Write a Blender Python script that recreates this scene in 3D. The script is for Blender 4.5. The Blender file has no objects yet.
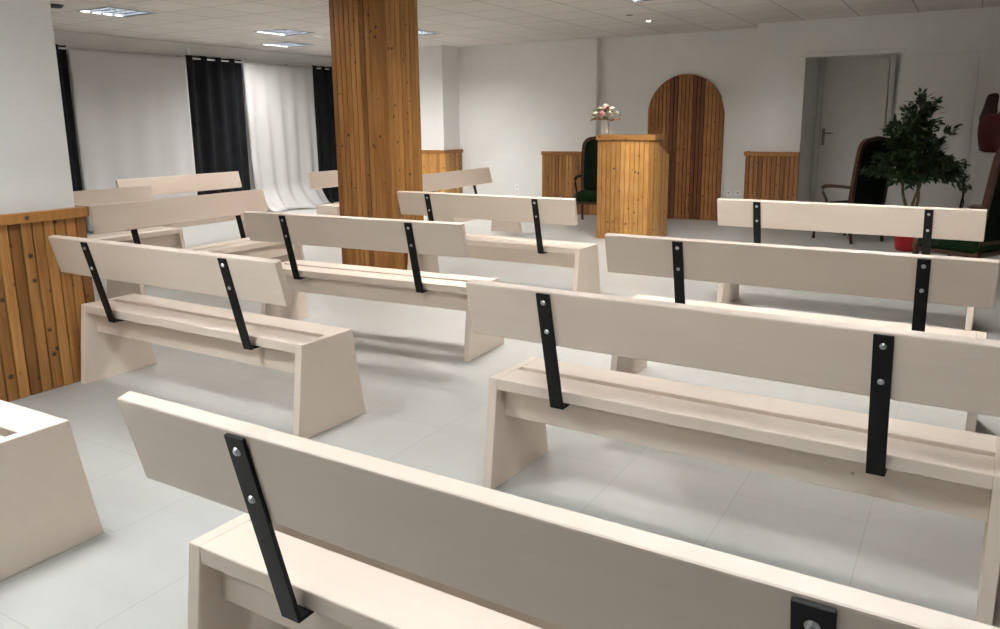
import bpy, bmesh, math, random
from mathutils import Vector, Matrix
random.seed(7)
SC = bpy.context.scene
COL = SC.collection
PI = math.pi
CEIL = 2.683

# ------------------------------------------------------------------ materials
def mat(name, col=(.8, .8, .8), rough=.5, metal=0.0, spec=.5):
    m = bpy.data.materials.new(name); m.use_nodes = True
    b = m.node_tree.nodes['Principled BSDF']
    b.inputs['Base Color'].default_value = (*col, 1)
    b.inputs['Roughness'].default_value = rough
    b.inputs['Metallic'].default_value = metal
    b.inputs['Specular IOR Level'].default_value = spec
    return m
class NT:
    def __init__(s, m): s.t = m.node_tree; s.n = s.t.nodes; s.b = s.n['Principled BSDF']
    def add(s, kind, **kw):
        n = s.n.new(kind)
        for k, v in kw.items():
            if k == 'ins':
                for a, q in v.items():
                    if hasattr(q, 'bl_idname') or hasattr(q, 'is_linked'): s.t.links.new(q, n.inputs[a])
                    else: n.inputs[a].default_value = q
            else: setattr(n, k, v)
        return n
    def math(s, op, a, b=None):
        n = s.add('ShaderNodeMath', operation=op)
        for i, q in enumerate((a, b)):
            if q is None: continue
            if isinstance(q, (int, float)): n.inputs[i].default_value = q
            else: s.t.links.new(q, n.inputs[i])
        return n.outputs[0]
    def mix(s, f, a, b, mode='MIX'):
        n = s.add('ShaderNodeMix', data_type='RGBA', blend_type=mode)
        for i, q in ((0, f), (6, a), (7, b)):
            if isinstance(q, (int, float)): n.inputs[i].default_value = q
            elif isinstance(q, tuple): n.inputs[i].default_value = (*q, 1)
            else: s.t.links.new(q, n.inputs[i])
        return n.outputs[2]
    def ramp(s, f, pts):
        n = s.add('ShaderNodeValToRGB')
        e = n.color_ramp.elements
        while len(e) < len(pts): e.new(.5)
        for x, (p, c) in zip(e, pts): x.position = p; x.color = (*c, 1)
        s.t.links.new(f, n.inputs[0]); return n.outputs[0]
    def coord(s, scale=(1, 1, 1), loc=None):
        tc = s.add('ShaderNodeTexCoord')
        mp = s.add('ShaderNodeMapping'); mp.inputs['Scale'].default_value = scale
        s.t.links.new(tc.outputs['Object'], mp.inputs[0])
        if loc is not None: s.t.links.new(loc, mp.inputs[1])
        return mp.outputs[0]
    def noise(s, v, scale=5, det=3, rough=.5):
        n = s.add('ShaderNodeTexNoise', ins={'Scale': scale, 'Detail': det, 'Roughness': rough})
        s.t.links.new(v, n.inputs['Vector']); return n.outputs[0]
    def bump(s, h, st=.2, d=.01):
        n = s.add('ShaderNodeBump', ins={'Strength': st, 'Distance': d})
        s.t.links.new(h, n.inputs['Height']); s.t.links.new(n.outputs[0], s.b.inputs['Normal'])
    def col(s, c): s.t.links.new(c, s.b.inputs['Base Color'])

def knots(t, v, scale, size, share):
    """dark round knots: 1 inside a knot, 0 elsewhere"""
    n = t.add('ShaderNodeTexVoronoi', ins={'Scale': scale})
    t.t.links.new(v, n.inputs['Vector'])
    sep = t.add('ShaderNodeSeparateColor'); t.t.links.new(n.outputs['Color'], sep.inputs[0])
    on = t.math('LESS_THAN', sep.outputs[0], share)
    mr = t.add('ShaderNodeMapRange', ins={'From Min': size, 'From Max': size * .45, 'To Min': 0.0, 'To Max': 1.0})
    t.t.links.new(n.outputs['Distance'], mr.inputs[0])
    return t.math('MULTIPLY', on, mr.outputs[0])

def pine(name, light, dark, knotc=(.05, .02, .008), tone=1.0):
    m = mat(name, light, .42); t = NT(m)
    at = t.add('ShaderNodeAttribute', attribute_name='plank')
    off = t.add('ShaderNodeCombineXYZ')
    t.t.links.new(t.math('MULTIPLY', at.outputs['Fac'], 7.3), off.inputs[0])
    t.t.links.new(t.math('MULTIPLY', at.outputs['Fac'], 3.1), off.inputs[1])
    t.t.links.new(t.math('MULTIPLY', at.outputs['Fac'], 23.7), off.inputs[2])
    v = t.coord((1, 1, 1), off.outputs[0])
    vs = t.coord((26, 26, 1.5), off.outputs[0])
    g = t.noise(vs, 1.6, 4, .6)
    vw = t.coord((11, 11, .35), off.outputs[0])
    w = t.add('ShaderNodeTexWave', wave_type='RINGS', ins={'Scale': 3.4, 'Distortion': 3.5, 'Detail': 2.0, 'Detail Scale': 1.0})
    t.t.links.new(vw, w.inputs['Vector'])
    f = t.math('ADD', t.math('MULTIPLY', g, .84), t.math('MULTIPLY', w.outputs['Fac'], .16))
    fig = t.math('GREATER_THAN', t.math('FRACT', t.math('MULTIPLY', at.outputs['Fac'], 7.0)), .55)
    f = t.math('SUBTRACT', f, t.math('MULTIPLY', fig, t.math('MULTIPLY', w.outputs['Fac'], .30)))
    c = t.ramp(f, [(.25, dark), (.75, light)])
    pv = t.ramp(at.outputs['Fac'], [(0, (.62, .55, .46)), (.5, (.95, .93, .9)), (1, (1.12, 1.12, 1.1))])
    c = t.mix(1.0, c, pv, 'MULTIPLY')
    k = knots(t, v, 10.5, .19, .8)
    c = t.mix(k, c, knotc)
    t.col(c); t.bump(g, .15, .004)
    return m

def plain(name, c, rough, amt=.05, scale=6, bumpst=0.0, bscale=90):
    m = mat(name, c, rough); t = NT(m)
    v = t.coord()
    n = t.noise(v, scale, 4)
    lo = tuple(x * (1 - amt) for x in c); hi = tuple(min(1, x * (1 + amt)) for x in c)
    t.col(t.ramp(n, [(.3, lo), (.7, hi)]))
    if bumpst: t.bump(t.noise(v, bscale, 2), bumpst, .002)
    return m

M = {}
# painted bench wood: pale cream, faint grain, the odd tiny knot
m = mat('cream_paint', (.70, .60, .51), .48); t = NT(m)
inf = t.add('ShaderNodeObjectInfo'); ofs = t.add('ShaderNodeCombineXYZ')
for i in range(3): t.t.links.new(t.math('MULTIPLY', inf.outputs['Random'], 9.7 + i * 3.3), ofs.inputs[i])
v = t.coord((1, 1, 1), ofs.outputs[0]); vg = t.coord((1.2, 14, 14), ofs.outputs[0])
g = t.noise(vg, 2.2, 4, .6)
c = t.ramp(g, [(.3, (.715, .610, .515)), (.7, (.735, .632, .54))])
k = knots(t, v, 4.2, .030, .30)
c = t.mix(t.math('MULTIPLY', k, .55), c, (.10, .06, .04))
k2 = knots(t, v, 7.7, .022, .25)
c = t.mix(t.math('MULTIPLY', k2, .35), c, (.30, .22, .17))
t.col(c); t.bump(g, .03, .003); M['cream'] = m
M['black'] = plain('black_painted_steel', (.010, .010, .010), .42, .2, 30, .05)
for q_ in ('black',): M[q_].node_tree.nodes['Principled BSDF'].inputs['Specular IOR Level'].default_value = .18
M['steel'] = mat('zinc_bolt', (.52, .55, .57), .3, 1.0)
M['white'] = plain('white_wall_paint', (.775, .778, .762), .8, .02, 3, .15, 160)
M['ceil_white'] = plain('white_lacquer', (.74, .74, .72), .45, .02)
M['door'] = plain('grey_white_door_paint', (.80, .79, .76), .5, .02)
M['pine'] = pine('golden_pine', (.49, .255, .075), (.27, .112, .026))
M['pine_lect'] = pine('pale_golden_pine', (.62, .36, .12), (.44, .215, .06))
M['pine_cap'] = pine('pine_cap_rail', (.47, .23, .062), (.33, .135, .03))
M['pine_arch'] = pine('brown_pine', (.43, .205, .066), (.26, .10, .03))
M['pine_dark'] = pine('red_brown_pine', (.22, .080, .026), (.13, .044, .015))
M['green'] = plain('dark_green_velvet', (.008, .014, .008), .85, .35, 9)
M['seatgreen'] = plain('green_velvet_seat', (.010, .026, .010), .85, .25, 9)
M['darkwood'] = plain('red_brown_varnished_wood', (.055, .019, .009), .3, .3, 14)
M['blackcloth'] = plain('charcoal_curtain_cloth', (.012, .013, .015), .8, .2, 5)
for q_ in ('green', 'seatgreen', 'blackcloth'): M[q_].node_tree.nodes['Principled BSDF'].inputs['Specular IOR Level'].default_value = .06
M['pot'] = plain('red_glazed_pot', (.42, .010, .012), .3, .15, 5)
M['orn'] = plain('dark_red_glaze', (.10, .006, .008), .35, .4, 5)
M['orn_dark'] = plain('blackish_red_glaze', (.022, .004, .005), .4, .3, 5)
M['iron'] = mat('black_wrought_iron', (.012, .011, .010), .5, .6)
M['bark'] = plain('grey_brown_bark', (.16, .105, .065), .8, .35, 25, .4, 60)
M['vase'] = mat('white_ceramic', (.78, .77, .75), .25)
M['soil'] = plain('dark_soil', (.03, .02, .013), .95, .4, 40, .5, 60)
M['plastic'] = mat('white_plastic', (.88, .88, .87), .35)
M['hole'] = mat('dark_socket', (.02, .02, .02), .6)
M['petal'] = plain('cream_petal', (.80, .76, .64), .6, .1, 30)
M['petal_pink'] = plain('pink_petal', (.78, .42, .42), .6, .2, 30)
M['stemleaf'] = plain('bouquet_green', (.05, .13, .03), .6, .3, 20)
M['paper'] = plain('brown_wrapping', (.36, .21, .11), .7, .3, 20)
M['chrome'] = mat('brushed_steel', (.28, .26, .23), .35, .6)
m = mat('ficus_leaf', (.02, .06, .015), .38); t = NT(m)
n = t.noise(t.coord(), 9, 2); t.col(t.ramp(n, [(.3, (.010, .034, .009)), (.7, (.035, .085, .022))])); M['leaf'] = m
# sheer white curtain: cloth with some transmitted light
m = mat('sheer_white_cloth', (.64, .63, .63), .9, 0, .1); t = NT(m)
tr = t.add('ShaderNodeBsdfTranslucent', ins={'Color': (.64, .64, .66, 1)})
mx = t.add('ShaderNodeMixShader', ins={0: .35})
out = t.n['Material Output']
t.t.links.new(t.b.outputs[0], mx.inputs[1]); t.t.links.new(tr.outputs[0], mx.inputs[2]); t.t.links.new(mx.outputs[0], out.inputs[0])
M['sheer'] = m
# floor: large pale grey planks, thin joints
m = mat('pale_grey_floor', (.55, .55, .53), .3); t = NT(m)
tc = t.add('ShaderNodeTexCoord'); sx = t.add('ShaderNodeSeparateXYZ'); t.t.links.new(tc.outputs['Object'], sx.inputs[0])
cb = t.add('ShaderNodeCombineXYZ')
t.t.links.new(t.math('ADD', sx.outputs[1], .81), cb.inputs[0]); t.t.links.new(t.math('ADD', sx.outputs[0], .20), cb.inputs[1])
br = t.add('ShaderNodeTexBrick', offset=.5, ins={'Scale': 1.0, 'Mortar Size': .0022, 'Mortar Smooth': .2, 'Brick Width': .925, 'Row Height': .4625,
    'Color1': (.425, .425, .405, 1), 'Color2': (.447, .447, .427, 1), 'Mortar': (.36, .35, .335, 1)})
t.t.links.new(cb.outputs[0], br.inputs['Vector'])
vv = t.coord((1.0, 3.2, 1)); n1 = t.noise(vv, 1.4, 5, .55)
c = t.mix(1.0, br.outputs['Color'], t.ramp(n1, [(.3, (.93, .925, .92)), (.7, (1.02, 1.02, 1.02))]), 'MULTIPLY')
k = knots(t, t.coord(), 1.9, .016, .5)
c = t.mix(t.math('MULTIPLY', k, .6), c, (.10, .09, .08))
t.col(c)
rr = t.add('ShaderNodeMapRange', ins={'To Min': .30, 'To Max': .42}); t.t.links.new(n1, rr.inputs[0]); t.t.links.new(rr.outputs[0], t.b.inputs['Roughness'])
M['floor'] = m
# ceiling: mineral tiles, thin seams
m = mat('ceiling_tile', (.62, .585, .55), .9); t = NT(m)
tc = t.add('ShaderNodeTexCoord'); sx = t.add('ShaderNodeSeparateXYZ'); t.t.links.new(tc.outputs['Object'], sx.inputs[0])
def seam(o, ofs, pitch=.65, w=.014):
    f = t.math('FRACT', t.math('DIVIDE', t.math('ADD', o, ofs), pitch))
    d = t.math('ABSOLUTE', t.math('SUBTRACT', f, .5))
    return t.math('GREATER_THAN', d, .5 - w / pitch / 2)
s_ = t.math('MAXIMUM', seam(sx.outputs[0], .72 + 65), seam(sx.outputs[1], -5.42 + 65))
cx = t.math('FLOOR', t.math('DIVIDE', t.math('ADD', sx.outputs[0], .72), .65)); cy = t.math('FLOOR', t.math('DIVIDE', t.math('ADD', sx.outputs[1], -5.42), .65))
cc = t.add('ShaderNodeCombineXYZ'); t.t.links.new(cx, cc.inputs[0]); t.t.links.new(cy, cc.inputs[1])
wn = t.add('ShaderNodeTexWhiteNoise'); t.t.links.new(cc.outputs[0], wn.inputs['Vector'])
c = t.ramp(wn.outputs['Value'], [(0, (.595, .56, .525)), (1, (.645, .61, .575))])
n = t.noise(t.coord(), 60, 3); c = t.mix(1.0, c, t.ramp(n, [(.35, (.95, .95, .95)), (.65, (1, 1, 1))]), 'MULTIPLY')
c = t.mix(t.math('MULTIPLY', s_, .75), c, (.20, .18, .165)); t.col(c); t.bump(n, .2, .003)
M['ceiling'] = m
def emit(name, c, st):
    m = mat(name, c, .5); b = m.node_tree.nodes['Principled BSDF']
    b.inputs['Emission Color'].default_value = (*c, 1); b.inputs['Emission Strength'].default_value = st
    return m
M['tube_back'] = emit('lit_tube', (1.0, .972, .94), 108)
M['tube_strong'] = emit('lit_new_tube', (1.0, .972, .94), 150)  # same tube, output raised to brighten the back walls
M['tube_front'] = emit('lit_tube_daylight', (.93, .975, 1.0), 108)
M['tube_front_mid'] = emit('lit_tube_daylight_mid', (.93, .975, 1.0), 76)  # output turned down so the rear bench faces stay darker
M['tube_front_low'] = emit('lit_tube_daylight_low', (.93, .975, 1.0), 52)  # output kept low so the nearest bench tops do not clip
M['tube_low'] = emit('lit_tube_low', (1.0, .975, .945), 40)  # output reduced over the sideways benches
M['spot_on'] = emit('lit_spot_lamp', (1.0, .95, .85), 40)
M['fixture'] = mat('grey_fixture_metal', (.12, .125, .13), .5)
M['louver'] = mat('grey_louver', (.011, .013, .016), .6, 0, .05)

# ------------------------------------------------------------------ mesh helpers
def add_box(bm, c, s, bev=0.0, rot=None):
    r = bmesh.ops.create_cube(bm, size=1)
    vs = r['verts']
    mt = Matrix.Diagonal((*s, 1))
    bmesh.ops.transform(bm, matrix=mt, verts=vs)
    if bev:
        es = list({e for v in vs for e in v.link_edges})
        r2 = bmesh.ops.bevel(bm, geom=es, offset=bev, segments=2, affect='EDGES', profile=.5)
        vs = list({v for f in r2['faces'] for v in f.verts} | {v for v in vs if v.is_valid})
    m2 = Matrix.Translation(c)
    if rot is not None: m2 = m2 @ rot.to_4x4()
    bmesh.ops.transform(bm, matrix=m2, verts=vs)
    return vs
def add_prism(bm, pts, ext, bev=0.0):
    """closed polygon pts (3D) extruded along ext"""
    vs = [bm.verts.new(p) for p in pts]; f = bm.faces.new(vs)
    r = bmesh.ops.extrude_face_region(bm, geom=[f])
    nv = [g for g in r['geom'] if isinstance(g, bmesh.types.BMVert)]
    bmesh.ops.translate(bm, vec=ext, verts=nv)
    allv = vs + nv
    if bev:
        es = list({e for v in allv for e in v.link_edges})
        bmesh.ops.bevel(bm, geom=es, offset=bev, segments=2, affect='EDGES', profile=.5)
def add_tube(bm, pts, rad, seg=10, caps=True):
    """tube along points; rad a number or list"""
    n = len(pts); pts = [Vector(p) for p in pts]
    if not hasattr(rad, '__len__'): rad = [rad] * n
    rings = []; up = Vector((0, 0, 1))
    for i, p in enumerate(pts):
        d = (pts[min(i + 1, n - 1)] - pts[max(i - 1, 0)]).normalized()
        a = d.cross(up)
        if a.length < .05: a = d.cross(Vector((1, 0, 0)))
        a.normalize(); b = d.cross(a).normalized()
        rings.append([bm.verts.new(p + (a * math.cos(2 * PI * k / seg) + b * math.sin(2 * PI * k / seg)) * rad[i]) for k in range(seg)])
    for i in range(n - 1):
        for k in range(seg):
            bm.faces.new((rings[i][k], rings[i][(k + 1) % seg], rings[i + 1][(k + 1) % seg], rings[i + 1][k]))
    if caps: bm.faces.new(rings[0][::-1]); bm.faces.new(rings[-1])
def add_lathe(bm, prof, c=(0, 0, 0), seg=28, caps=True):
    rings = []
    for r, z in prof:
        rings.append([bm.verts.new((c[0] + r * math.cos(2 * PI * k / seg), c[1] + r * math.sin(2 * PI * k / seg), c[2] + z)) for k in range(seg)])
    for i in range(len(rings) - 1):
        for k in range(seg): bm.faces.new((rings[i][k], rings[i][(k + 1) % seg], rings[i + 1][(k + 1) % seg], rings[i + 1][k]))
    if caps: bm.faces.new(rings[0][::-1]); bm.faces.new(rings[-1])
def obj(name, bm, m, parent=None, smooth=False, loc=None):
    bmesh.ops.recalc_face_normals(bm, faces=bm.faces)
    me = bpy.data.meshes.new(name); bm.to_mesh(me); bm.free()
    me.materials.append(m)
    if smooth:
        for p in me.polygons: p.use_smooth = True
    o = bpy.data.objects.new(name, me); COL.objects.link(o)
    if parent is not None: o.parent = parent
    if loc is not None: o.location = loc
    return o
def tag(o, label, cat, group=None, kind=None):
    o['label'] = label; o['category'] = cat
    if group: o['group'] = group
    if kind: o['kind'] = kind
    return o
def thing(name, label, cat, loc=(0, 0, 0), rz=0.0, group=None):
    o = bpy.data.objects.new(name, None); COL.objects.link(o); o.empty_display_size = .1
    o.location = loc; o.rotation_euler = (0, 0, rz)
    return tag(o, label, cat, group)
def copy_tree(o, parent=None):
    c = o.copy(); COL.objects.link(c)
    if parent is not None: c.parent = parent
    for ch in list(o.children): copy_tree(ch, c)
    return c
def struct(name, bm, m, label=None, cat=None):
    o = obj(name, bm, m); o['kind'] = 'structure'
    if label: o['label'] = label; o['category'] = cat
    return o
def boxbm(x0, x1, y0, y1, z0, z1, bev=0):
    bm = bmesh.new(); add_box(bm, ((x0 + x1) / 2, (y0 + y1) / 2, (z0 + z1) / 2), (x1 - x0, y1 - y0, z1 - z0), bev); return bm
def clad(bm, org, u, n, widths, z0, z1, dep=.018, g=.005, ztop=None, vals=None, gap=.005):
    """vertical planks side by side from org along u, faces towards n; V grooves between them"""
    lay = bm.faces.layers.float.get('plank') or bm.faces.layers.float.new('plank')
    u = Vector(u); n = Vector(n); org = Vector(org); x = 0.0
    for i, w in enumerate(widths):
        val = vals[i] if vals else random.random()
        h = gap / 2
        prof = [(x, -dep), (x, -dep * .8), (x + h, -dep * .8), (x + h, -g), (x + h + g * .35, -g * .3), (x + h + g, 0), (x + w - h - g, 0), (x + w - h - g * .35, -g * .3), (x + w - h, -g), (x + w - h, -dep * .8), (x + w, -dep * .8), (x + w, -dep)]
        lo = []; hi = []
        for a, d in prof:
            p = org + u * a + n * d
            zt = ztop(a) if ztop else z1
            lo.append(bm.verts.new((p.x, p.y, z0))); hi.append(bm.verts.new((p.x, p.y, zt)))
        fs = [bm.faces.new((lo[k], lo[k + 1], hi[k + 1], hi[k])) for k in range(len(prof) - 1)]
        fs += [bm.faces.new(hi), bm.faces.new(lo[::-1])]
        fs.append(bm.faces.new((lo[-1], lo[0], hi[0], hi[-1])))
        for f in fs: f[lay] = val
        x += w
    return x
def planks(total, pitch):
    k = max(1, round(total / pitch)); return [total / k] * k

# ------------------------------------------------------------------ camera (from the photograph's geometry)
f_, cy_, pitch_, roll_, yaw_, h_ = 786.8, 291.01, 0.2079, -0.0103, 0.5368, 1.4101
cyw, sy = math.cos(yaw_), math.sin(yaw_)
fw = Vector((-sy * math.cos(pitch_), cyw * math.cos(pitch_), -math.sin(pitch_)))
rt = Vector((cyw, sy, 0)); up = rt.cross(fw)
r2 = rt * math.cos(roll_) + up * math.sin(roll_); u2 = up * math.cos(roll_) - rt * math.sin(roll_)
cd = bpy.data.cameras.new('camera'); cam = bpy.data.objects.new('camera', cd); COL.objects.link(cam)
mw = Matrix((r2, u2, -fw)).transposed().to_4x4(); mw.translation = (0, 0, h_); cam.matrix_world = mw
cd.sensor_fit = 'HORIZONTAL'; cd.sensor_width = 36; cd.lens = f_ * 36 / 1000; cd.shift_y = (cy_ - 314.5) / 1000; cd.clip_start = .05
SC.camera = cam

# ------------------------------------------------------------------ the room
XR, YB = 2.6, -3.2
XL = -10.5
Y1 = 11.10     # right wall
YREC = 11.587  # recess wall with the arch
YD1 = 11.45    # wall left of the recess
YLB = 11.62    # wall behind the pilaster
struct('floor', boxbm(XL - .2, XR + .2, YB - .2, 12.5, -.1, 0), M['floor'])
# ceiling with openings for the recessed lights
LIGHTS = [(-8.34, 5.75, 'tube_back'), (-8.26, 8.2, 'tube_back'), (-9.46, 9.43, 'tube_back'), (-6.9, 9.25, 'tube_strong'), (-2.96, 8.05, 'tube_strong'),
          (-5.6, 5.1, 'tube_low'), (-2.9, 4.75, 'tube_back'), (-.5, 4.9, 'tube_back'), (-2.95, 1.0, 'tube_front'), (-.3, 1.25, 'tube_front_low'), (-2.5, -1.0, 'tube_front_mid')]  # unseen lights at guessed spots, added to match the room's brightness
LW = .29
xs = sorted({XL - .2, XR + .2} | {x + s * LW for x, y, k in LIGHTS for s in (-1, 1)})
ys = sorted({YB - .2, 12.5} | {y + s * LW for x, y, k in LIGHTS for s in (-1, 1)})
bm = bmesh.new()
grid = [[bm.verts.new((x, y, CEIL)) for y in ys] for x in xs]
for i in range(len(xs) - 1):
    for j in range(len(ys) - 1):
        mx_, my_ = (xs[i] + xs[i + 1]) / 2, (ys[j] + ys[j + 1]) / 2
        if any(abs(mx_ - x) < LW and abs(my_ - y) < LW for x, y, k in LIGHTS): continue
        bm.faces.new((grid[i][j], grid[i + 1][j], grid[i + 1][j + 1], grid[i][j + 1]))
struct('ceiling', bm, M['ceiling'])
bm = boxbm(XL - .2, XR + .2, YB - .2, 12.5, CEIL + .2, CEIL + .3); struct('ceiling_slab', bm, M['white'])
WX = -4.31
struct('wall_left', boxbm(WX - .22, WX, YB, 2.585, 0, CEIL), M['white'])
struct('wall_alcove_near', boxbm(XL - .2, WX - .22, 2.365, 2.585, 0, CEIL), M['white'])
struct('wall_window_side', boxbm(XL - .2, XL, 2.585, YLB, 0, CEIL), M['white'])
struct('wall_back_left', boxbm(XL - .2, -7.6, YLB, YLB + .2, 0, CEIL), M['white'])
struct('wall_pilaster', boxbm(-8.25, -7.585, 10.97, YLB, 0, CEIL), M['white'])
struct('wall_back_centre', boxbm(-7.6, -5.06, YD1, YD1 + .3, 0, CEIL), M['white'])
struct('wall_recess', boxbm(-5.06, -2.6, YREC, YREC + .2, 0, CEIL), M['white'])
NX0, NX1, NZ = -1.976, -.868, 2.225
bm = boxbm(-2.612, NX0, Y1, 12.3, 0, CEIL)
add_box(bm, ((NX0 + NX1) / 2, Y1 + .03, (NZ + CEIL) / 2), (NX1 - NX0, .06, CEIL - NZ))
add_box(bm, ((NX1 + XR) / 2, (Y1 + 12.3) / 2, CEIL / 2), (XR - NX1, 12.3 - Y1, CEIL))
struct('wall_back_right', bm, M['white'])
struct('wall_niche', boxbm(NX0, NX1, 12.22, 12.32, 0, CEIL), M['white'])
struct('wall_right', boxbm(XR, XR + .2, YB, 12.3, 0, CEIL), M['white'])
struct('wall_behind', boxbm(WX, XR, YB - .2, YB, 0, CEIL), M['white'])
# moulding over the niche and a shallow flush panel right of it
struct('trim_1', boxbm(NX0 - .02, NX1 + .04, Y1 - .025, Y1, NZ, NZ + .055, .006), M['ceil_white'], 'white moulding strip along the top of the door niche', 'moulding')
struct('trim_2', boxbm(NX1 + .09, -.04, Y1 - .012, Y1, 0.02, 2.19, .004), M['white'], 'flush white panel on the wall right of the niche', 'wall panel')
# the door in the niche
d = thing('door_1', 'grey-white door with a lever handle at the back of the niche', 'door', (-1.42, 12.16, 0)); d['kind'] = 'structure'
DZ = 2.38
obj('door_leaf', boxbm(-.475, .345, -.02, .02, .01, DZ - .06, .003), M['door'], d)
bm = bmesh.new()
for x0, x1 in ((-.55, -.482), (.352, .42)): add_box(bm, ((x0 + x1) / 2, .02, DZ / 2 - .005), (x1 - x0, .07, DZ - .01), .004)
add_box(bm, (-.065, .02, DZ - .03), (.832, .07, .05), .004)
obj('door_frame', bm, M['ceil_white'], d)
bm = bmesh.new(); add_box(bm, (-.435, -.024, 1.20), (.04, .008, .23), .002)
add_tube(bm, [(-.435, -.02, 1.25), (-.435, -.075, 1.25)], .010); add_tube(bm, [(-.445, -.07, 1.25), (-.385, -.075, 1.252), (-.305, -.07, 1.25)], [.011, .010, .009])
add_tube(bm, [(-.435, -.02, 1.135), (-.435, -.032, 1.135)], .011)
obj('door_handle', bm, M['chrome'], d)

# ------------------------------------------------------------------ wood cladding of the walls
def wainscot(name, runs, z1, label, capd=.022, pitch=.0605, mt='pine', zc=.055):
    """runs: (org, u, n, length); planks part and cap rail part"""
    root = thing(name, label, 'wall panelling'); root['kind'] = 'structure'
    bm = bmesh.new()
    for org, u, n, ln in runs: clad(bm, org, u, n, planks(ln, pitch), 0.0, z1 - zc * .5)
    obj('plank_panel', bm, M[mt], root)
    bm = bmesh.new(); lay = bm.faces.layers.float.new('plank')
    for org, u, n, ln in runs:
        o = Vector(org); u = Vector(u); n = Vector(n)
        k = max(1, round(ln / 1.1))
        for q in range(k):
            c = o + u * (ln * (q + .5) / k) + n * (capd / 2 - .012)
            sz = Vector((abs(u.x) * ln / k + abs(n.x) * (capd + .03), abs(u.y) * ln / k + abs(n.y) * (capd + .03), zc))
            nf = len(bm.faces); add_box(bm, (c.x, c.y, z1 - zc / 2), sz, .004)
            rv = random.random(); bm.faces.ensure_lookup_table()
            for f in bm.faces[nf:]: f[lay] = rv
    obj('cap_rail', bm, M['pine_cap'], root)
    return root
FX = -4.268
wainscot('trim_3', [((FX, -3.15, 0), (0, 1, 0), (1, 0, 0), 5.765), ((FX, 2.615, 0), (-1, 0, 0), (0, 1, 0), .28)], .985,
         'golden pine panelling along the near left wall', pitch=.0605)
wainscot('trim_4', [((-8.29, 10.94, 0), (1, 0, 0), (0, -1, 0), .75), ((-7.54, 10.94, 0), (0, 1, 0), (1, 0, 0), .51)], 1.01,
         'pine panelling wrapped around the white pilaster behind the pillar', mt='pine_lect')
wainscot('trim_5', [((-5.985, 11.42, 0), (1, 0, 0), (0, -1, 0), .965), ((-5.02, 11.42, 0), (0, 1, 0), (1, 0, 0), .167)], .99,
         'pine panelling on the white back wall behind the lectern chair')
wainscot('trim_6', [((-2.665, 11.065, 0), (1, 0, 0), (0, -1, 0), .70), ((-2.665, YREC, 0), (0, -1, 0), (-1, 0, 0), YREC - 11.065)], 1.02,
         'short pine panelling left of the door niche', mt='pine_arch')

# square pillar clad with planks
pl = thing('pillar', 'square floor-to-ceiling pillar clad in golden pine planks', 'pillar'); pl['kind'] = 'structure'
PX0, PX1, PY0, PY1 = -4.925, -4.36, 5.42, 5.95
bm = bmesh.new()
wf = [.055] + [(.565 - .055 - .125) / 7] * 7 + [.125]
clad(bm, (PX0, PY0, 0), (1, 0, 0), (0, -1, 0), wf, 0, CEIL - .003, vals=[.05, .7, .55, .8, .6, .75, .1, .45, .7])
clad(bm, (PX1, PY0, 0), (0, 1, 0), (1, 0, 0), planks(.53, .0662), 0, CEIL - .003, vals=[.1, .3, .45, .75, .55, .5, .7, .6])
clad(bm, (PX1, PY1, 0), (-1, 0, 0), (0, 1, 0), planks(.565, .063), 0, CEIL - .003)
clad(bm, (PX0, PY1, 0), (0, -1, 0), (-1, 0, 0), planks(.53, .063), 0, CEIL - .003)
obj('plank_cladding', bm, M['pine'], pl)
obj('core', boxbm(PX0 + .016, PX1 - .016, PY0 + .016, PY1 - .016, 0, CEIL - .003), M['pine_dark'], pl)

# arched panel on the recess wall
AX0, AX1, AR = -4.255, -3.118, 1.137 / 2
acx = (AX0 + AX1) / 2; AZ = 2.105 - AR
ar = thing('arched_wall_panel', 'tall round-topped arch of brown pine planks on the recessed wall', 'arched panel', (acx, 11.55, 0))
npk = 20; w = (AX1 - AX0) / npk
def arch_z(a):
    x = a - AR; return AZ + math.sqrt(max(0.0, AR * AR - x * x))
darkset = {6, 7, 12, 13, 14}
vals = [.62, .5, .7, .35, .75, .55, .2, .3, .72, .8, .55, .7, .15, .3, .2, .65, .72, .5, .66, .4]
for mode in (0, 1):
    bm = bmesh.new()
    for i in range(npk):
        if (i in darkset) != bool(mode): continue
        sub = 5
        lay = bm.faces.layers.float.get('plank') or bm.faces.layers.float.new('plank')
        x0, x1 = -AR + i * w, -AR + (i + 1) * w
        prof = [(x0, .03), (x0, .006), (x0 + .0025, .006), (x0 + .0025, -.005), (x0 + .007, -.010)] + [(x0 + .007 + (w - .014) * k / sub, -.010) for k in range(1, sub)] + [(x1 - .007, -.010), (x1 - .0025, -.005), (x1 - .0025, .006), (x1, .006), (x1, .03)]
        lo = [bm.verts.new((a, y, 0)) for a, y in prof]; hi = [bm.verts.new((a, y, arch_z(a + AR))) for a, y in prof]
        fs = [bm.faces.new((lo[k], lo[k + 1], hi[k + 1], hi[k])) for k in range(len(prof) - 1)] + [bm.faces.new(hi), bm.faces.new(lo[::-1]), bm.faces.new((lo[-1], lo[0], hi[0], hi[-1]))]
        for f in fs: f[lay] = vals[i]
    obj('dark_plank_panel' if mode else 'plank_panel', bm, M['pine_dark'] if mode else M['pine_arch'], ar)

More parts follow.
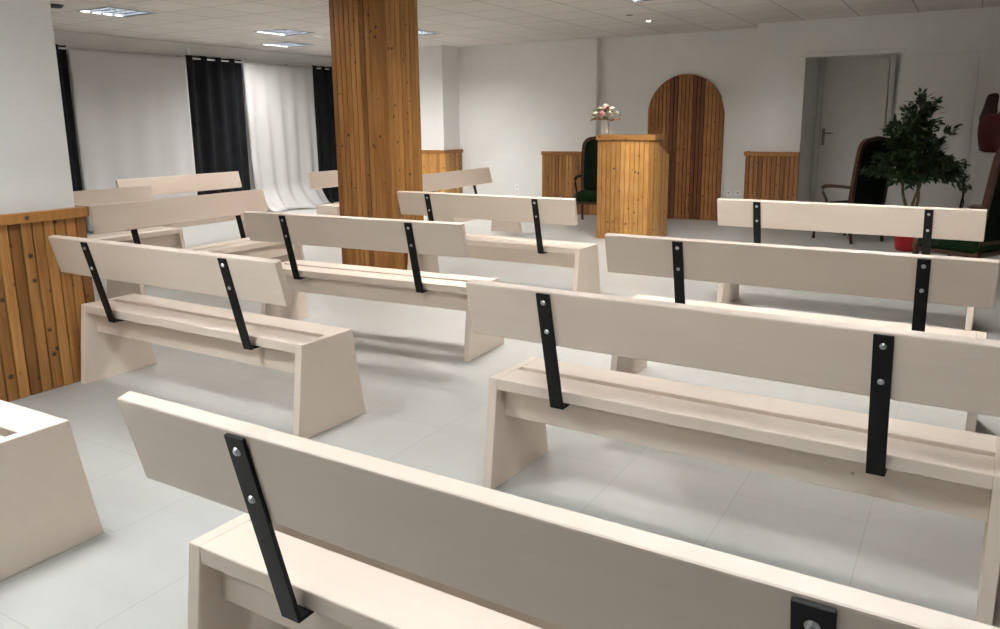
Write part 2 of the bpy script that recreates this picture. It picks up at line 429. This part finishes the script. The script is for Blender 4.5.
# sockets
def outlet(x, y, z, label, grp=None):
    o = thing('wall_outlet', label, 'power outlet', (x, y, z), group=grp)
    obj('plate', boxbm(-.04, .04, -.012, 0, -.04, .04, .004), M['plastic'], o)
    bm = bmesh.new(); r = bmesh.ops.create_cone(bm, cap_ends=True, segments=20, radius1=.010, radius2=.010, depth=.004, matrix=Matrix.Translation((0, -.0125, 0)) @ Matrix.Rotation(PI / 2, 4, 'X'))
    obj('socket', bm, M['hole'], o); return o
outlet(-6.46, YD1, .40, 'white socket low on the plain white back wall')
outlet(-3.005, YREC, .415, 'white socket right of the arch, the one nearer the arch', 'sockets by the arch')
outlet(-2.875, YREC, .415, 'white socket right of the arch, the one nearer the short pine panelling', 'sockets by the arch')

# ------------------------------------------------------------------ ceiling lights
def ceiling_light(x, y, key, label, proto=None):
    if proto:
        r = copy_tree(proto); r.location = (x, y, CEIL); r['label'] = label
        for c in r.children:
            if c.name.startswith('tube'):
                if c.data.materials[0] != M[key]:
                    c.data = TUBES[key]
        return r
    r = thing('ceiling_light', label, 'ceiling light', (x, y, CEIL), group='recessed ceiling lights')
    bm = bmesh.new()
    for s in (-1, 1):
        add_box(bm, (s * (LW - .011), 0, .03), (.02, 2 * LW - .002, .07)); add_box(bm, (0, s * (LW - .011), .03), (2 * LW - .044, .02, .07))
    add_box(bm, (0, 0, .075), (2 * LW - .002, 2 * LW - .002, .015))
    obj('housing', bm, M['fixture'], r)
    bm = bmesh.new()
    for k in range(5): add_box(bm, (0, (k - 2) * .134, .014), (.534, .030, .026))
    for k in range(5): add_box(bm, ((k - 2) * .089, 0, .013), (.012, .534, .024))
    obj('louver', bm, M['louver'], r)
    for k in range(4):
        bm = bmesh.new(); add_box(bm, (0, (k - 1.5) * .134, .052), (.53, .100, .018), .006)
        o = obj('tube', bm, M[key], r)
    return r
TUBES = {}
labs = ['lit louvered ceiling light above the curtains, next to the near white wall', 'lit louvered ceiling light left of the pillar, the nearer of the two there', 'lit louvered ceiling light left of the pillar, the farther of the two there',
        'lit louvered ceiling light half hidden by the right side of the pillar', 'lit louvered ceiling light at the top edge of the photo, before the arch']
tubemesh = {}
for k, (x, y, key) in enumerate(LIGHTS):
    lb = labs[k] if k < 5 else 'unseen louvered ceiling light, added over the benches to match brightness'
    r = ceiling_light(x, y, key, lb)
    if k >= 5: r['group'] = 'unseen ceiling lights added for brightness'
def spot(x, y, on, label):
    r = thing('downlight', label, 'ceiling spotlight', (x, y, CEIL), group='small ceiling spotlights')
    bm = bmesh.new(); add_lathe(bm, [(.030, -.002), (.034, -.008), (.046, -.006), (.048, 0), (.030, 0)], caps=False); obj('ring', bm, M['chrome'], r, True)
    bm = bmesh.new(); add_lathe(bm, [(.001, -.004), (.029, -.004), (.029, -.001), (.001, -.001)]); obj('lamp', bm, M['spot_on'] if on else M['hole'], r)
spot(-3.70, 9.31, False, 'small unlit ceiling spotlight before the recess, nearer of the pair')
spot(-3.70, 9.97, True, 'small glowing ceiling spotlight before the recess, farther of the pair')
o = thing('smoke_detector', 'dark round detector on the ceiling at the top of the near white wall', 'smoke detector', (-8.37, 5.08, CEIL))
bm = bmesh.new(); add_lathe(bm, [(.02, -.035), (.05, -.032), (.07, -.012), (.075, 0)]); obj('detector_body', bm, M['hole'], o, True)
o = thing('ceiling_vent', 'small round grey ceiling vent just left of the pillar', 'ceiling vent', (-8.2, 8.8, CEIL))
bm = bmesh.new(); add_lathe(bm, [(.02, -.012), (.05, -.014), (.08, -.008), (.085, 0)]); obj('vent_cover', bm, M['plastic'], o, True)

# ------------------------------------------------------------------ benches
L, LB, DS, AR_, AF = 1.7147, 1.7357, .3311, .0576, .074
HS, TP, PT, TB, SW, XS = .45, .0456, .0393, .0372, .0517, .529
YT, ZT, YBt, ZBt = -.1322, .8478, -.0828, .6445
lv = Vector((0, YT - YBt, ZT - ZBt)).normalized(); nv = Vector((0, lv.z, -lv.y))   # up the board, and forward
def build_bench():
    r = thing('bench', 'bench', 'bench', group='cream benches with black back brackets')
    half = L / 2 - PT
    for nm, (y0, y1) in (('rear', (0.0, .1465)), ('front', (.1845, DS))):
        bm = boxbm(-half - .001, half + .001, y0, y1, HS - TP, HS, .004); obj('seat_plank', bm, M['cream'], r)
    for s in (-1, 1):
        bm = bmesh.new(); x = s * L / 2
        add_prism(bm, [(x, 0, HS), (x, DS, HS), (x, DS + AF, 0), (x, -AR_, 0)], (-s * PT, 0, 0), .003); obj('end_panel', bm, M['cream'], r)
    for y0 in (.05, .245):
        obj('apron', boxbm(-half, half, y0, y0 + .036, .285, HS - TP, .003), M['cream'], r)
    # backrest board
    bm = bmesh.new()
    a = Vector((0, YBt, ZBt)); b = Vector((0, YT, ZT))
    pts = [Vector((-LB / 2, p.y, p.z)) for p in (a, b, b + nv * TB, a + nv * TB)]
    add_prism(bm, pts, (LB, 0, 0), .005); obj('backrest', bm, M['cream'], r)
    th = .009
    for s in (-1, 1):
        bm = bmesh.new()
        top = b - lv * .006
        zf = HS - TP - .001
        kf = (a.z - zf) / lv.z; ft = a - lv * kf            # strap front line at the underside of the seat
        poly = [top, top - nv * th, ft - nv * th + Vector((0, 0, -.009)), Vector((0, .060, zf - .009)), Vector((0, .060, zf)), ft]
        pts = [Vector((-SW / 2, p.y, p.z)) for p in poly]
        add_prism(bm, pts, (SW, 0, 0), .0012)
        br = obj('bracket', bm, M['black'], r, loc=(s * XS, 0, 0))
        for dd in (.038, .150):
            bm = bmesh.new(); p = b - lv * dd - nv * (th + .0025)
            rot = nv.to_track_quat('Z', 'Y').to_matrix().to_4x4()
            bmesh.ops.create_cone(bm, cap_ends=True, segments=16, radius1=.0065, radius2=.0100, depth=.005, matrix=Matrix.Translation(p) @ rot)
            bmesh.ops.create_cone(bm, cap_ends=True, segments=6, radius1=.0035, radius2=.0035, depth=.003, matrix=Matrix.Translation(p - nv * .003) @ rot)
            obj('bolt', bm, M['steel'], br)
    return r
BEN = {  # x, y, degrees, left/right bracket shift, label
 'A': (-.655, 1.067, -1.15, .040, .016, 'frontmost cream bench, cut off by the bottom edge of the photo'),
 'B': (-.681, 2.460, -2.17, -.011, -.003, 'cream bench of the right column directly in front of the frontmost one'),
 'C': (-.730, 3.860, -1.26, .054, .071, 'cream bench of the right column, third row, with a brown knot low on its back'),
 'D': (-.749, 6.010, -2.90, -.040, .017, 'cream bench in the last row of the right column, before the armchairs'),
 'E': (-3.370, 2.488, -.89, 0, .004, 'cream bench whose end touches the pine panelling of the near left wall'),
 'F': (-3.380, 3.878, 2.47, .017, -.035, 'cream bench whose backrest crosses in front of the foot of the pillar'),
 'G': (-3.441, 5.598, -1.65, -.005, -.006, 'cream bench of the middle column just before the lectern'),
 'H': (-3.397, 1.081, 0, 0, 0, 'cream bench cut off by the left edge, only its seat end showing'),
 'I': (-5.490, 4.314, -88.03, 0, 0, 'sideways cream bench, nearest of the three turned ones left of the pillar'),
 'J': (-6.948, 4.163, -89.99, 0, 0, 'sideways cream bench whose near part is hidden behind the near white wall'),
 'K': (-8.108, 6.300, -89.42, 0, 0, 'sideways cream bench closest to the curtains, behind two other turned benches'),
 'L': (-7.002, 8.165, -90.23, 0, 0, 'sideways cream bench half hidden behind the left side of the pillar'),
 'M': (-5.45, 8.30, -86.34, .10, .06, 'sideways cream bench right of the pillar, before the pine-clad pilaster'),
}
proto = build_bench()
for i, (n, (x, y, a, ol, o_r, lab)) in enumerate(BEN.items()):
    r = proto if i == 0 else copy_tree(proto)
    r.location = (x, y, 0); r.rotation_euler = (0, 0, math.radians(a)); r['label'] = lab
    brs = [c for c in r.children if c.name.startswith('bracket')]
    for c in brs:
        s = -1 if c.location.x < 0 else 1
        c.location.x = s * XS + (ol if s < 0 else o_r)

# ------------------------------------------------------------------ lectern and bouquet
lc = thing('lectern', 'tall lectern clad in pale pine planks before the recessed wall', 'lectern', (-3.63, 9.3, 0))
LX, LD, LT = .365, .20, 1.215
bm = bmesh.new()
clad(bm, (-LX, -LD, 0), (1, 0, 0), (0, -1, 0), planks(2 * LX, .0585), 0, LT)
obj('front_panel', bm, M['pine_lect'], lc)
bm = bmesh.new()
clad(bm, (LX, -LD, 0), (0, 1, 0), (1, 0, 0), planks(.22, .055), 0, LT); clad(bm, (LX, -LD + .22, 0), (0, 1, 0), (1, 0, 0), planks(.34, .057), 0, 1.0, ztop=lambda a: 1.14 - .12 * a / .34)
obj('side_panel', bm, M['pine_lect'], lc)
bm = bmesh.new()
clad(bm, (-LX, -LD + .22, 0), (0, -1, 0), (-1, 0, 0), planks(.22, .055), 0, LT); clad(bm, (-LX, -LD + .56, 0), (0, -1, 0), (-1, 0, 0), planks(.34, .057), 0, 1.0, ztop=lambda a: 1.02 + .12 * a / .34)
obj('side_panel', bm, M['pine_lect'], lc)
bm = bmesh.new(); add_box(bm, (0, -.09, LT + .0325), (2 * LX + .035, .255, .065), .005); obj('top_cap', bm, M['pine_lect'], lc)
bm = bmesh.new(); add_prism(bm, [(-LX + .016, .01, 1.132), (-LX + .016, .35, 1.012), (-LX + .016, .35, .985), (-LX + .016, .01, 1.105)], (2 * LX - .032, 0, 0), .003); obj('reading_shelf', bm, M['pine_lect'], lc)
bm = bmesh.new(); add_box(bm, (0, .011, LT / 2), (2 * LX - .034, .018, LT)); obj('back_panel', bm, M['pine_lect'], lc)

VZ = LT + .065
vx, vy = -3.945, 9.22
v_ = thing('vase', 'white cylindrical vase on the top of the lectern', 'vase', (vx, vy, VZ))
bm = bmesh.new(); add_lathe(bm, [(.030, .0), (.044, .002), (.047, .05), (.051, .165), (.054, .178), (.049, .178), (.045, .16), (.038, .02), (.01, .02)]); obj('vase_body', bm, M['vase'], v_, True)
bq = thing('bouquet', 'round bouquet of cream and pink roses in the white vase', 'flowers', (vx, vy, VZ + .172))
bm = bmesh.new(); add_lathe(bm, [(.012, -.10), (.030, -.02), (.036, .02), (.03, .05)], seg=10); obj('stems', bm, M['stemleaf'], bq, True)
bm = bmesh.new()   # ragged collar of brown wrapping
N = 40
ring = []
for k in range(N):
    a = 2 * PI * k / N; rr = .175 + .03 * math.sin(5 * a + 1) + random.uniform(-.02, .02)
    ring.append((bm.verts.new((.035 * math.cos(a), .035 * math.sin(a), .004)), bm.verts.new((.12 * math.cos(a), .12 * math.sin(a), .018 + random.uniform(-.006, .006))),
                 bm.verts.new((rr * math.cos(a), rr * math.sin(a), .022 + .018 * math.sin(3 * a) + random.uniform(-.010, .010)))))
for k in range(N):
    p, q = ring[k], ring[(k + 1) % N]
    bm.faces.new((p[0], q[0], q[1], p[1])); bm.faces.new((p[1], q[1], q[2], p[2]))
o = obj('wrapping', bm, M['paper'], bq); sm = o.modifiers.new('sol', 'SOLIDIFY'); sm.thickness = .003
def rose(bm, c, r):
    c = Vector(c)
    bmesh.ops.create_icosphere(bm, subdivisions=2, radius=r * .78, matrix=Matrix.Translation(c) @ Matrix.Diagonal((1, 1, .85, 1)))
    for lay in range(4):
        n = 5 + lay; rad = r * (.25 + .25 * lay)
        for k in range(n):
            a = 2 * PI * (k + .5 * (lay % 2)) / n; da = PI / n * 1.25
            pts = []
            for (t_, z, k_) in ((-1, -.25, .55), (1, -.25, .55), (1.1, .35 - .12 * lay, 1.0), (0, .55 - .14 * lay, 1.12), (-1.1, .35 - .12 * lay, 1.0)):
                pts.append(c + Vector((math.cos(a + da * t_) * rad * k_, math.sin(a + da * t_) * rad * k_, z * r)))
            bm.faces.new([bm.verts.new(p) for p in pts])
pts = [(0, 0, .165)] + [(.078 * math.cos(a), .078 * math.sin(a), .135) for a in (0.2, 1.4, 2.7, 3.9, 5.1)] + [(.14 * math.cos(a), .14 * math.sin(a), .078) for a in (0, .8, 1.6, 2.4, 3.2, 4.0, 4.75, 5.5)]
for i, p in enumerate(pts):
    bm = bmesh.new(); rose(bm, p, random.uniform(.048, .056)); o = obj('rose_bloom', bm, M['petal_pink'] if i in (3, 5, 9, 12) else M['petal'], bq)
    o['label'] = 'pink rose bloom' if i in (3, 5, 9, 12) else 'cream rose bloom'
def leaf(bm, p, d, ln, wd, nrm=Vector((0, 0, 1)), fold=.25):
    d = d.normalized(); s = d.cross(nrm)
    if s.length < .1: s = d.cross(Vector((1, 0, 0)))
    s.normalize(); n = s.cross(d).normalized()
    a = bm.verts.new(p); tip = bm.verts.new(p + d * ln - n * ln * .12)
    m1 = bm.verts.new(p + d * ln * .35 - n * wd * fold * .5); m2 = bm.verts.new(p + d * ln * .7 - n * wd * fold * .6)
    l1 = bm.verts.new(p + d * ln * .33 + s * wd); l2 = bm.verts.new(p + d * ln * .68 + s * wd * .75)
    r1 = bm.verts.new(p + d * ln * .33 - s * wd); r2_ = bm.verts.new(p + d * ln * .68 - s * wd * .75)
    for q in ((a, l1, m1), (a, m1, r1), (m1, l1, l2, m2), (m1, m2, r2_, r1), (m2, l2, tip), (m2, tip, r2_)): bm.faces.new(q)
bm = bmesh.new()
for k in range(46):
    a = random.uniform(0, 2 * PI); r = random.uniform(.08, .18); z = .17 - r * .62 + random.uniform(-.03, .02)
    leaf(bm, Vector((r * math.cos(a), r * math.sin(a), z)), Vector((math.cos(a), math.sin(a), random.uniform(-.2, .9))), random.uniform(.05, .09), .016)
obj('leaves', bm, M['stemleaf'], bq)

# ------------------------------------------------------------------ armchairs
def chair_parts(r):
    """faces +y, floor at z=0; back posts at y=-.27 reclining"""
    W = .285
    for sx in (-1, 1):
        bm = bmesh.new(); x = sx * (W - .03)
        add_tube(bm, [(x * 1.04, .275, .435), (x * 1.04, .28, .34), (x, .285, .22), (x, .275, .12), (x, .285, .03), (x, .29, 0)], [.026, .032, .030, .022, .018, .022], 10); obj('leg', bm, M['darkwood'], r, True)
        bm = bmesh.new()
        add_tube(bm, [(x * .96, -.24, .34), (x * .96, -.26, .18), (x * .96, -.30, 0)], [.026, .023, .019], 10); obj('leg', bm, M['darkwood'], r, True)
    bm = bmesh.new(); add_box(bm, (0, .01, .305), (2 * W - .03, .55, .04), .01); obj('seat_rail', bm, M['darkwood'], r)
    bm = bmesh.new(); add_box(bm, (0, .02, .383), (2 * W - .01, .56, .13), .035); obj('seat', bm, M['seatgreen'], r, True)
    # reclining back: outline in the back's plane
    ang = math.radians(6.5); o = Vector((0, -.235, .36)); vu = Vector((0, -math.sin(ang), math.cos(ang))); vn = Vector((0, math.cos(ang), math.sin(ang)))
    H = .87; Wb = .262; rc = .15
    def outline(w, h, c, z0=0.0, bulge=.012):
        pts = [(-w + .012, z0)]
        for k in range(1, 6): pts.append((-w - bulge * math.sin(PI * k / 6), z0 + (h - c - z0) * k / 6))
        for k in range(9): a = PI - (PI / 2) * k / 8; pts.append((-w + c + c * math.cos(a), h - c + c * math.sin(a)))
        pts.append((0, h + .018))
        right = [(-x, z) for x, z in pts[:-1]][::-1]
        return pts + right
    P3 = lambda x, z, d: o + Vector((x, 0, 0)) + vu * z + vn * d
    fr = outline(Wb, H, rc); inn = outline(Wb - .045, H - .045, rc - .03, .06)
    bm = bmesh.new(); n = len(fr)
    A = [[bm.verts.new(P3(x, z, d)) for x, z in fr] for d in (-.022, .026)]; B = [[bm.verts.new(P3(x, z, d)) for x, z in inn] for d in (-.022, .026)]
    for k in range(n - 1):
        bm.faces.new((A[0][k], A[0][k + 1], A[1][k + 1], A[1][k])); bm.faces.new((B[0][k], B[1][k], B[1][k + 1], B[0][k + 1]))
        for q in (0, 1): bm.faces.new((A[q][k], A[q][k + 1], B[q][k + 1], B[q][k]))
    for q in (0, 1): bm.faces.new((A[q][0], B[q][0], B[q][-1], A[q][-1]))
    bm.faces.new((A[0][0], A[1][0], A[1][-1], A[0][-1])); bm.faces.new((B[0][0], B[1][0], B[1][-1], B[0][-1]))
    obj('back_frame', bm, M['darkwood'], r)
    bm = bmesh.new(); i2 = outline(Wb - .043, H - .043, rc - .03, .058); n = len(i2)
    rings = []
    for sc, d in ((1, -.018), (1, .02), (.97, .035), (.85, .048), (.5, .055)):
        rings.append([bm.verts.new(P3(x * sc, .45 + (z - .45) * sc, d)) for x, z in i2])
    for a, b in zip(rings, rings[1:]):
        for k in range(n): bm.faces.new((a[k], a[(k + 1) % n], b[(k + 1) % n], b[k]))
    bm.faces.new(rings[0]); bm.faces.new(rings[-1])
    obj('back_upholstery', bm, M['green'], r)
    for sx in (-1, 1):
        bm = bmesh.new(); x = sx * (W - .005)
        add_tube(bm, [(x * .93, -.285, .655), (x, -.15, .662), (x * 1.03, .02, .660), (x * 1.03, .13, .652), (x * 1.03, .165, .635), (x * 1.02, .155, .615)], [.018, .020, .022, .024, .023, .018], 10)
        add_tube(bm, [(x * 1.02, .145, .635), (x * 1.03, .15, .58), (x * 1.01, .10, .50), (x * .98, .075, .43), (x * .96, .08, .36)], [.018, .018, .017, .018, .020], 10)
        obj('armrest', bm, M['darkwood'], r, True)
def place_chair(x, y, face, label, first=None):
    if first is None:
        r = thing('armchair', label, 'armchair', group='green high-backed armchairs'); chair_parts(r)
    else: r = copy_tree(first); r['label'] = label
    r.location = (x, y, 0); r.rotation_euler = (0, 0, math.radians(face - 90)); return r
ch = place_chair(-1.22, 10.33, 143, 'dark green wooden-armed armchair in front of the door niche')
place_chair(.02, 7.9, 150, 'green armchair cut off by the right edge of the photo', ch)
place_chair(-4.66, 10.60, -74, 'dark green armchair half hidden behind the lectern', ch)

# ------------------------------------------------------------------ ficus in a red pot
px, py = -.535, 9.75
fp = thing('potted_ficus', 'bushy small-leaved ficus with bare stems in a red pot', 'potted plant', (px, py, 0))
bm = bmesh.new(); add_lathe(bm, [(.10, 0), (.115, .01), (.135, .12), (.155, .24), (.165, .25), (.165, .28), (.150, .28), (.148, .25), (.01, .25)]); obj('pot', bm, M['pot'], fp, True)
bm = bmesh.new(); add_lathe(bm, [(.002, .262), (.145, .258), (.145, .25), (.002, .25)]); obj('soil', bm, M['soil'], fp)
bm = bmesh.new(); tips = []
rnd = random.Random(11)
for (x0, y0, lean, tw) in ((-.045, 0, (-.10, .03), 0), (.03, .02, (.06, .03), 2), (.045, -.02, (.02, -.05), 4)):
    pts = []
    for k in range(13):
        tt = k / 12; z = .255 + .78 * tt
        pts.append((x0 + lean[0] * tt * tt * 1.0 + .022 * math.sin(tw + tt * 9), y0 + lean[1] * tt + .022 * math.cos(tw + tt * 9), z))
    add_tube(bm, pts, [.019 - .008 * k / 12 for k in range(13)], 8); tips.append((Vector(pts[-1]), Vector(pts[8])))
branches = []
for tp, lo in tips:
    for k in range(22):
        base = lo.lerp(tp, rnd.uniform(.2, 1)); a = rnd.uniform(0, 2 * PI); el = rnd.uniform(-.1, 1.35)
        ln = rnd.uniform(.26, .54) * (1.1 if el > .9 else 1) * (.8 if math.cos(a) > .2 else 1)
        d = Vector((math.cos(a) * math.cos(el), math.sin(a) * math.cos(el), math.sin(el)))
        bp = [base + d * ln * q / 5 + Vector((0, 0, -.16 * ln * (q / 5) ** 2 * (1.5 if el < .7 else .2))) for q in range(6)]
        add_tube(bm, bp, [.006, .005, .004, .003, .0025, .002], 5); branches.append(bp)
top = [Vector((.02, 0, 1.0)) + Vector((.02 * q / 5, 0, .68 * q / 5)) for q in range(6)]; add_tube(bm, top, [.008, .007, .005, .004, .003, .002], 5); branches.append(top)
for k in range(7):
    a = k * 2.4; b0 = Vector((.012, 0, 1.28 + .04 * k)); bp = [b0 + Vector((math.cos(a) * .15 * q / 5, math.sin(a) * .15 * q / 5, .12 * q / 5)) for q in range(6)]
    add_tube(bm, bp, [.004, .0035, .003, .0025, .002, .002], 5); branches.append(bp)
obj('stems', bm, M['bark'], fp, True)
bm = bmesh.new()
C0 = Vector((.005, 0, 1.16))
for bp in branches:
    for k in range(52):
        tt = rnd.uniform(.3, 1.05) * 5; i = min(4, int(tt)); p = bp[i].lerp(bp[i + 1], tt - i) if tt <= 5 else bp[5]
        p = p + Vector((rnd.gauss(0, .03), rnd.gauss(0, .03), rnd.gauss(0, .02)))
        d = (bp[5] - bp[0]).normalized() + Vector((rnd.gauss(0, .7), rnd.gauss(0, .7), rnd.gauss(-.35, .45)))
        leaf(bm, p, d, rnd.uniform(.06, .10), rnd.uniform(.014, .022), Vector((rnd.gauss(0, .4), rnd.gauss(0, .4), 1)))
obj('foliage', bm, M['leaf'], fp)

# ------------------------------------------------------------------ pedestal, ornament, candle stand
pd = thing('pedestal', 'white box pedestal under the dark red ornament at the right edge', 'pedestal', (.26, 10.55, 0))
obj('plinth', boxbm(-.23, .23, -.20, .20, 0, 1.025, .004), M['ceil_white'], pd)
obj('top_slab', boxbm(-.245, .245, -.215, .215, 1.025, 1.055, .004), M['ceil_white'], pd)
og = thing('ornament', 'dark red pronged ornament standing on the white pedestal', 'ornament', (.22, 10.5, 1.055))
bm = bmesh.new(); add_lathe(bm, [(.12, 0), (.165, .02), (.185, .10), (.20, .20), (.20, .30), (.185, .37), (.12, .42), (.01, .41)], seg=24); o = obj('ornament_body', bm, M['orn'], og, True); o.scale = (1, .8, 1)
def prong(pts, w, name):
    bm = bmesh.new(); lo = []
    for (x, z), ww in zip(pts, w): lo.append((x, z, ww))
    L_ = [Vector((x - q, 0, z)) for x, z, q in lo]; R_ = [Vector((x + q, 0, z + q * .4)) for x, z, q in lo][::-1]
    add_prism(bm, [p + Vector((0, -.03, 0)) for p in L_ + R_], (0, .06, 0), .012); obj(name, bm, M['orn_dark'], og, True)
prong([(-.10, .26), (-.115, .38), (-.105, .48), (-.09, .60), (-.10, .635)], [.09, .085, .068, .06, .035], 'prong')
prong([(.05, .26), (.075, .40), (.10, .50), (.15, .60), (.20, .67)], [.12, .11, .085, .06, .02], 'prong')
prong([(.0, .20), (-.01, .30), (-.01, .38)], [.10, .09, .03], 'prong')
cs = thing('candle_stand', 'black wrought-iron candle stand just left of the white pedestal', 'candle stand', (-.06, 10.25, 0))
bm = bmesh.new()
add_tube(bm, [(0, 0, .02), (.012, 0, .2), (-.012, 0, .4), (.012, 0, .6), (0, 0, .78)], .011, 8)
add_tube(bm, [(.022, 0, .1), (-.016, 0, .3), (.022, 0, .5), (-.012, 0, .7)], .007, 8); obj('stem', bm, M['iron'], cs, True)
bm = bmesh.new()
for k in range(3):
    a = 2 * PI * k / 3 + .4; c, s = math.cos(a), math.sin(a)
    add_tube(bm, [(0, 0, .06), (.06 * c, .06 * s, .07), (.12 * c, .12 * s, .03), (.15 * c, .15 * s, .008)], .009, 8)
obj('foot', bm, M['iron'], cs, True)
bm = bmesh.new()
for k in range(5):
    a = 2 * PI * k / 5; c, s = math.cos(a), math.sin(a)
    add_tube(bm, [(0, 0, .76), (.03 * c, .03 * s, .74), (.055 * c, .055 * s, .78), (.05 * c, .05 * s, .82), (.035 * c, .035 * s, .80)], .006, 6)
add_lathe(bm, [(.015, .77), (.045, .79), (.048, .80), (.01, .80)], seg=14); obj('candle_cup', bm, M['iron'], cs, True)

# ------------------------------------------------------------------ curtains
RX, RZ = -10.37, 2.45
o = thing('curtain_rod', 'long thin white curtain rod above the dark and sheer curtains', 'curtain rod', (RX, 8.8, RZ))
bm = bmesh.new(); add_tube(bm, [(0, -3.4, 0), (0, 2.78, 0)], .013, 12); obj('rod', bm, M['ceil_white'], o, True)
for yy in (-2.6, -.62, 1.6):
    bm = bmesh.new(); add_tube(bm, [(0, yy, 0), (-.13, yy, 0)], .010, 8); add_box(bm, (-.125, yy, 0), (.008, .05, .07)); obj('bracket', bm, M['black'], o)
def curtain(name, label, cat, y0, y1, zt, zb, waves, amp, m, grp, y0b=None, y1b=None, puddle=0.0, seed=1, ampb=None, xo=0.0):
    rr = random.Random(seed); bm = bmesh.new()
    nu = waves * 12; nz = 40; rows = []
    ph = [rr.uniform(-.35, .35) for _ in range(waves + 2)]; am = [rr.uniform(.65, 1.2) for _ in range(waves + 2)]
    y0b = y0 if y0b is None else y0b; y1b = y1 if y1b is None else y1b; ampb = ampb or amp
    for j in range(nz + 1):
        t_ = j / nz; row = []
        for i in range(nu + 1):
            u = i / nu; q = u * waves; k = int(q)
            A = (am[k] * (1 - (q - k)) + am[min(k + 1, waves)] * (q - k)) if t_ > .08 else 1.0
            s = math.sin(2 * PI * q + (ph[k] * min(1, t_ * 2)))
            s2 = math.sin(2 * PI * q * .37 + seed) * .35 * t_
            a = (amp + (ampb - amp) * t_) * (A * s + s2)
            e = t_ ** 1.6
            y = (y0 + (y0b - y0) * e) * (1 - u) + (y1 + (y1b - y1) * e) * u
            z = zt + (zb - zt) * t_
            x = RX + xo + a
            if puddle:
                w_ = max(0.0, (t_ - .8) / .2)
                x += puddle * w_ * w_ * (.75 + .25 * math.sin(q * 2.1 + 1))
                z = max(zb + .012 * (1 + math.sin(q * 3.3)), z)
                y += .05 * w_ * math.sin(q * 1.7)
            row.append(bm.verts.new((x, y, z)))
        rows.append(row)
    for j in range(nz):
        for i in range(nu): bm.faces.new((rows[j][i], rows[j][i + 1], rows[j + 1][i + 1], rows[j + 1][i]))
    o = obj(name, bm, M[m], None, True); tag(o, label, cat, grp)
    md = o.modifiers.new('thickness', 'SOLIDIFY'); md.thickness = .002; md.offset = 0
    return o
curtain('curtain', 'narrow dark curtain strip beside the near white wall', 'curtain', 5.72, 6.36, 2.49, .015, 3, .05, 'blackcloth', 'dark curtains', seed=2)
curtain('curtain', 'dark curtain hanging between the two white sheers', 'curtain', 8.20, 9.28, 2.49, .015, 4, .055, 'blackcloth', 'dark curtains', seed=3)
curtain('curtain', 'dark curtain beside the left edge of the pillar', 'curtain', 10.90, 11.55, 2.49, .015, 3, .05, 'blackcloth', 'dark curtains', seed=5)
curtain('sheer_curtain', 'white sheer curtain between the near white wall and the middle dark curtain', 'curtain', 6.37, 8.19, 2.462, .02, 4, .006, 'sheer', 'white sheer curtains', seed=7, ampb=.022, xo=.028)
curtain('sheer_curtain', 'white sheer curtain left of the pillar, bunched up on the floor', 'curtain', 9.29, 10.88, 2.462, .004, 5, .010, 'sheer', 'white sheer curtains', y0b=9.36, y1b=10.88, puddle=.42, seed=9, ampb=.04, xo=.028)
o = thing('shutter_box', 'pale flat box on the wall above the middle dark curtain', 'shutter box', (XL, 8.62, 2.575))
obj('box_body', boxbm(0, .03, -.28, .28, -.07, .05, .004), M['ceil_white'], o)

# ------------------------------------------------------------------ world and view
w = bpy.data.worlds.new('world'); SC.world = w; w.use_nodes = True
w.node_tree.nodes['Background'].inputs[0].default_value = (.5, .55, .6, 1); w.node_tree.nodes['Background'].inputs[1].default_value = .05
SC.view_settings.view_transform = 'Standard'; SC.view_settings.look = 'None'; SC.view_settings.gamma = 1; SC.view_settings.use_curve_mapping = False
SC.view_settings.exposure = 0.52
SC.cycles.max_bounces = 10; SC.cycles.diffuse_bounces = 6; SC.cycles.use_light_tree = True
SC.cycles.use_denoising = True
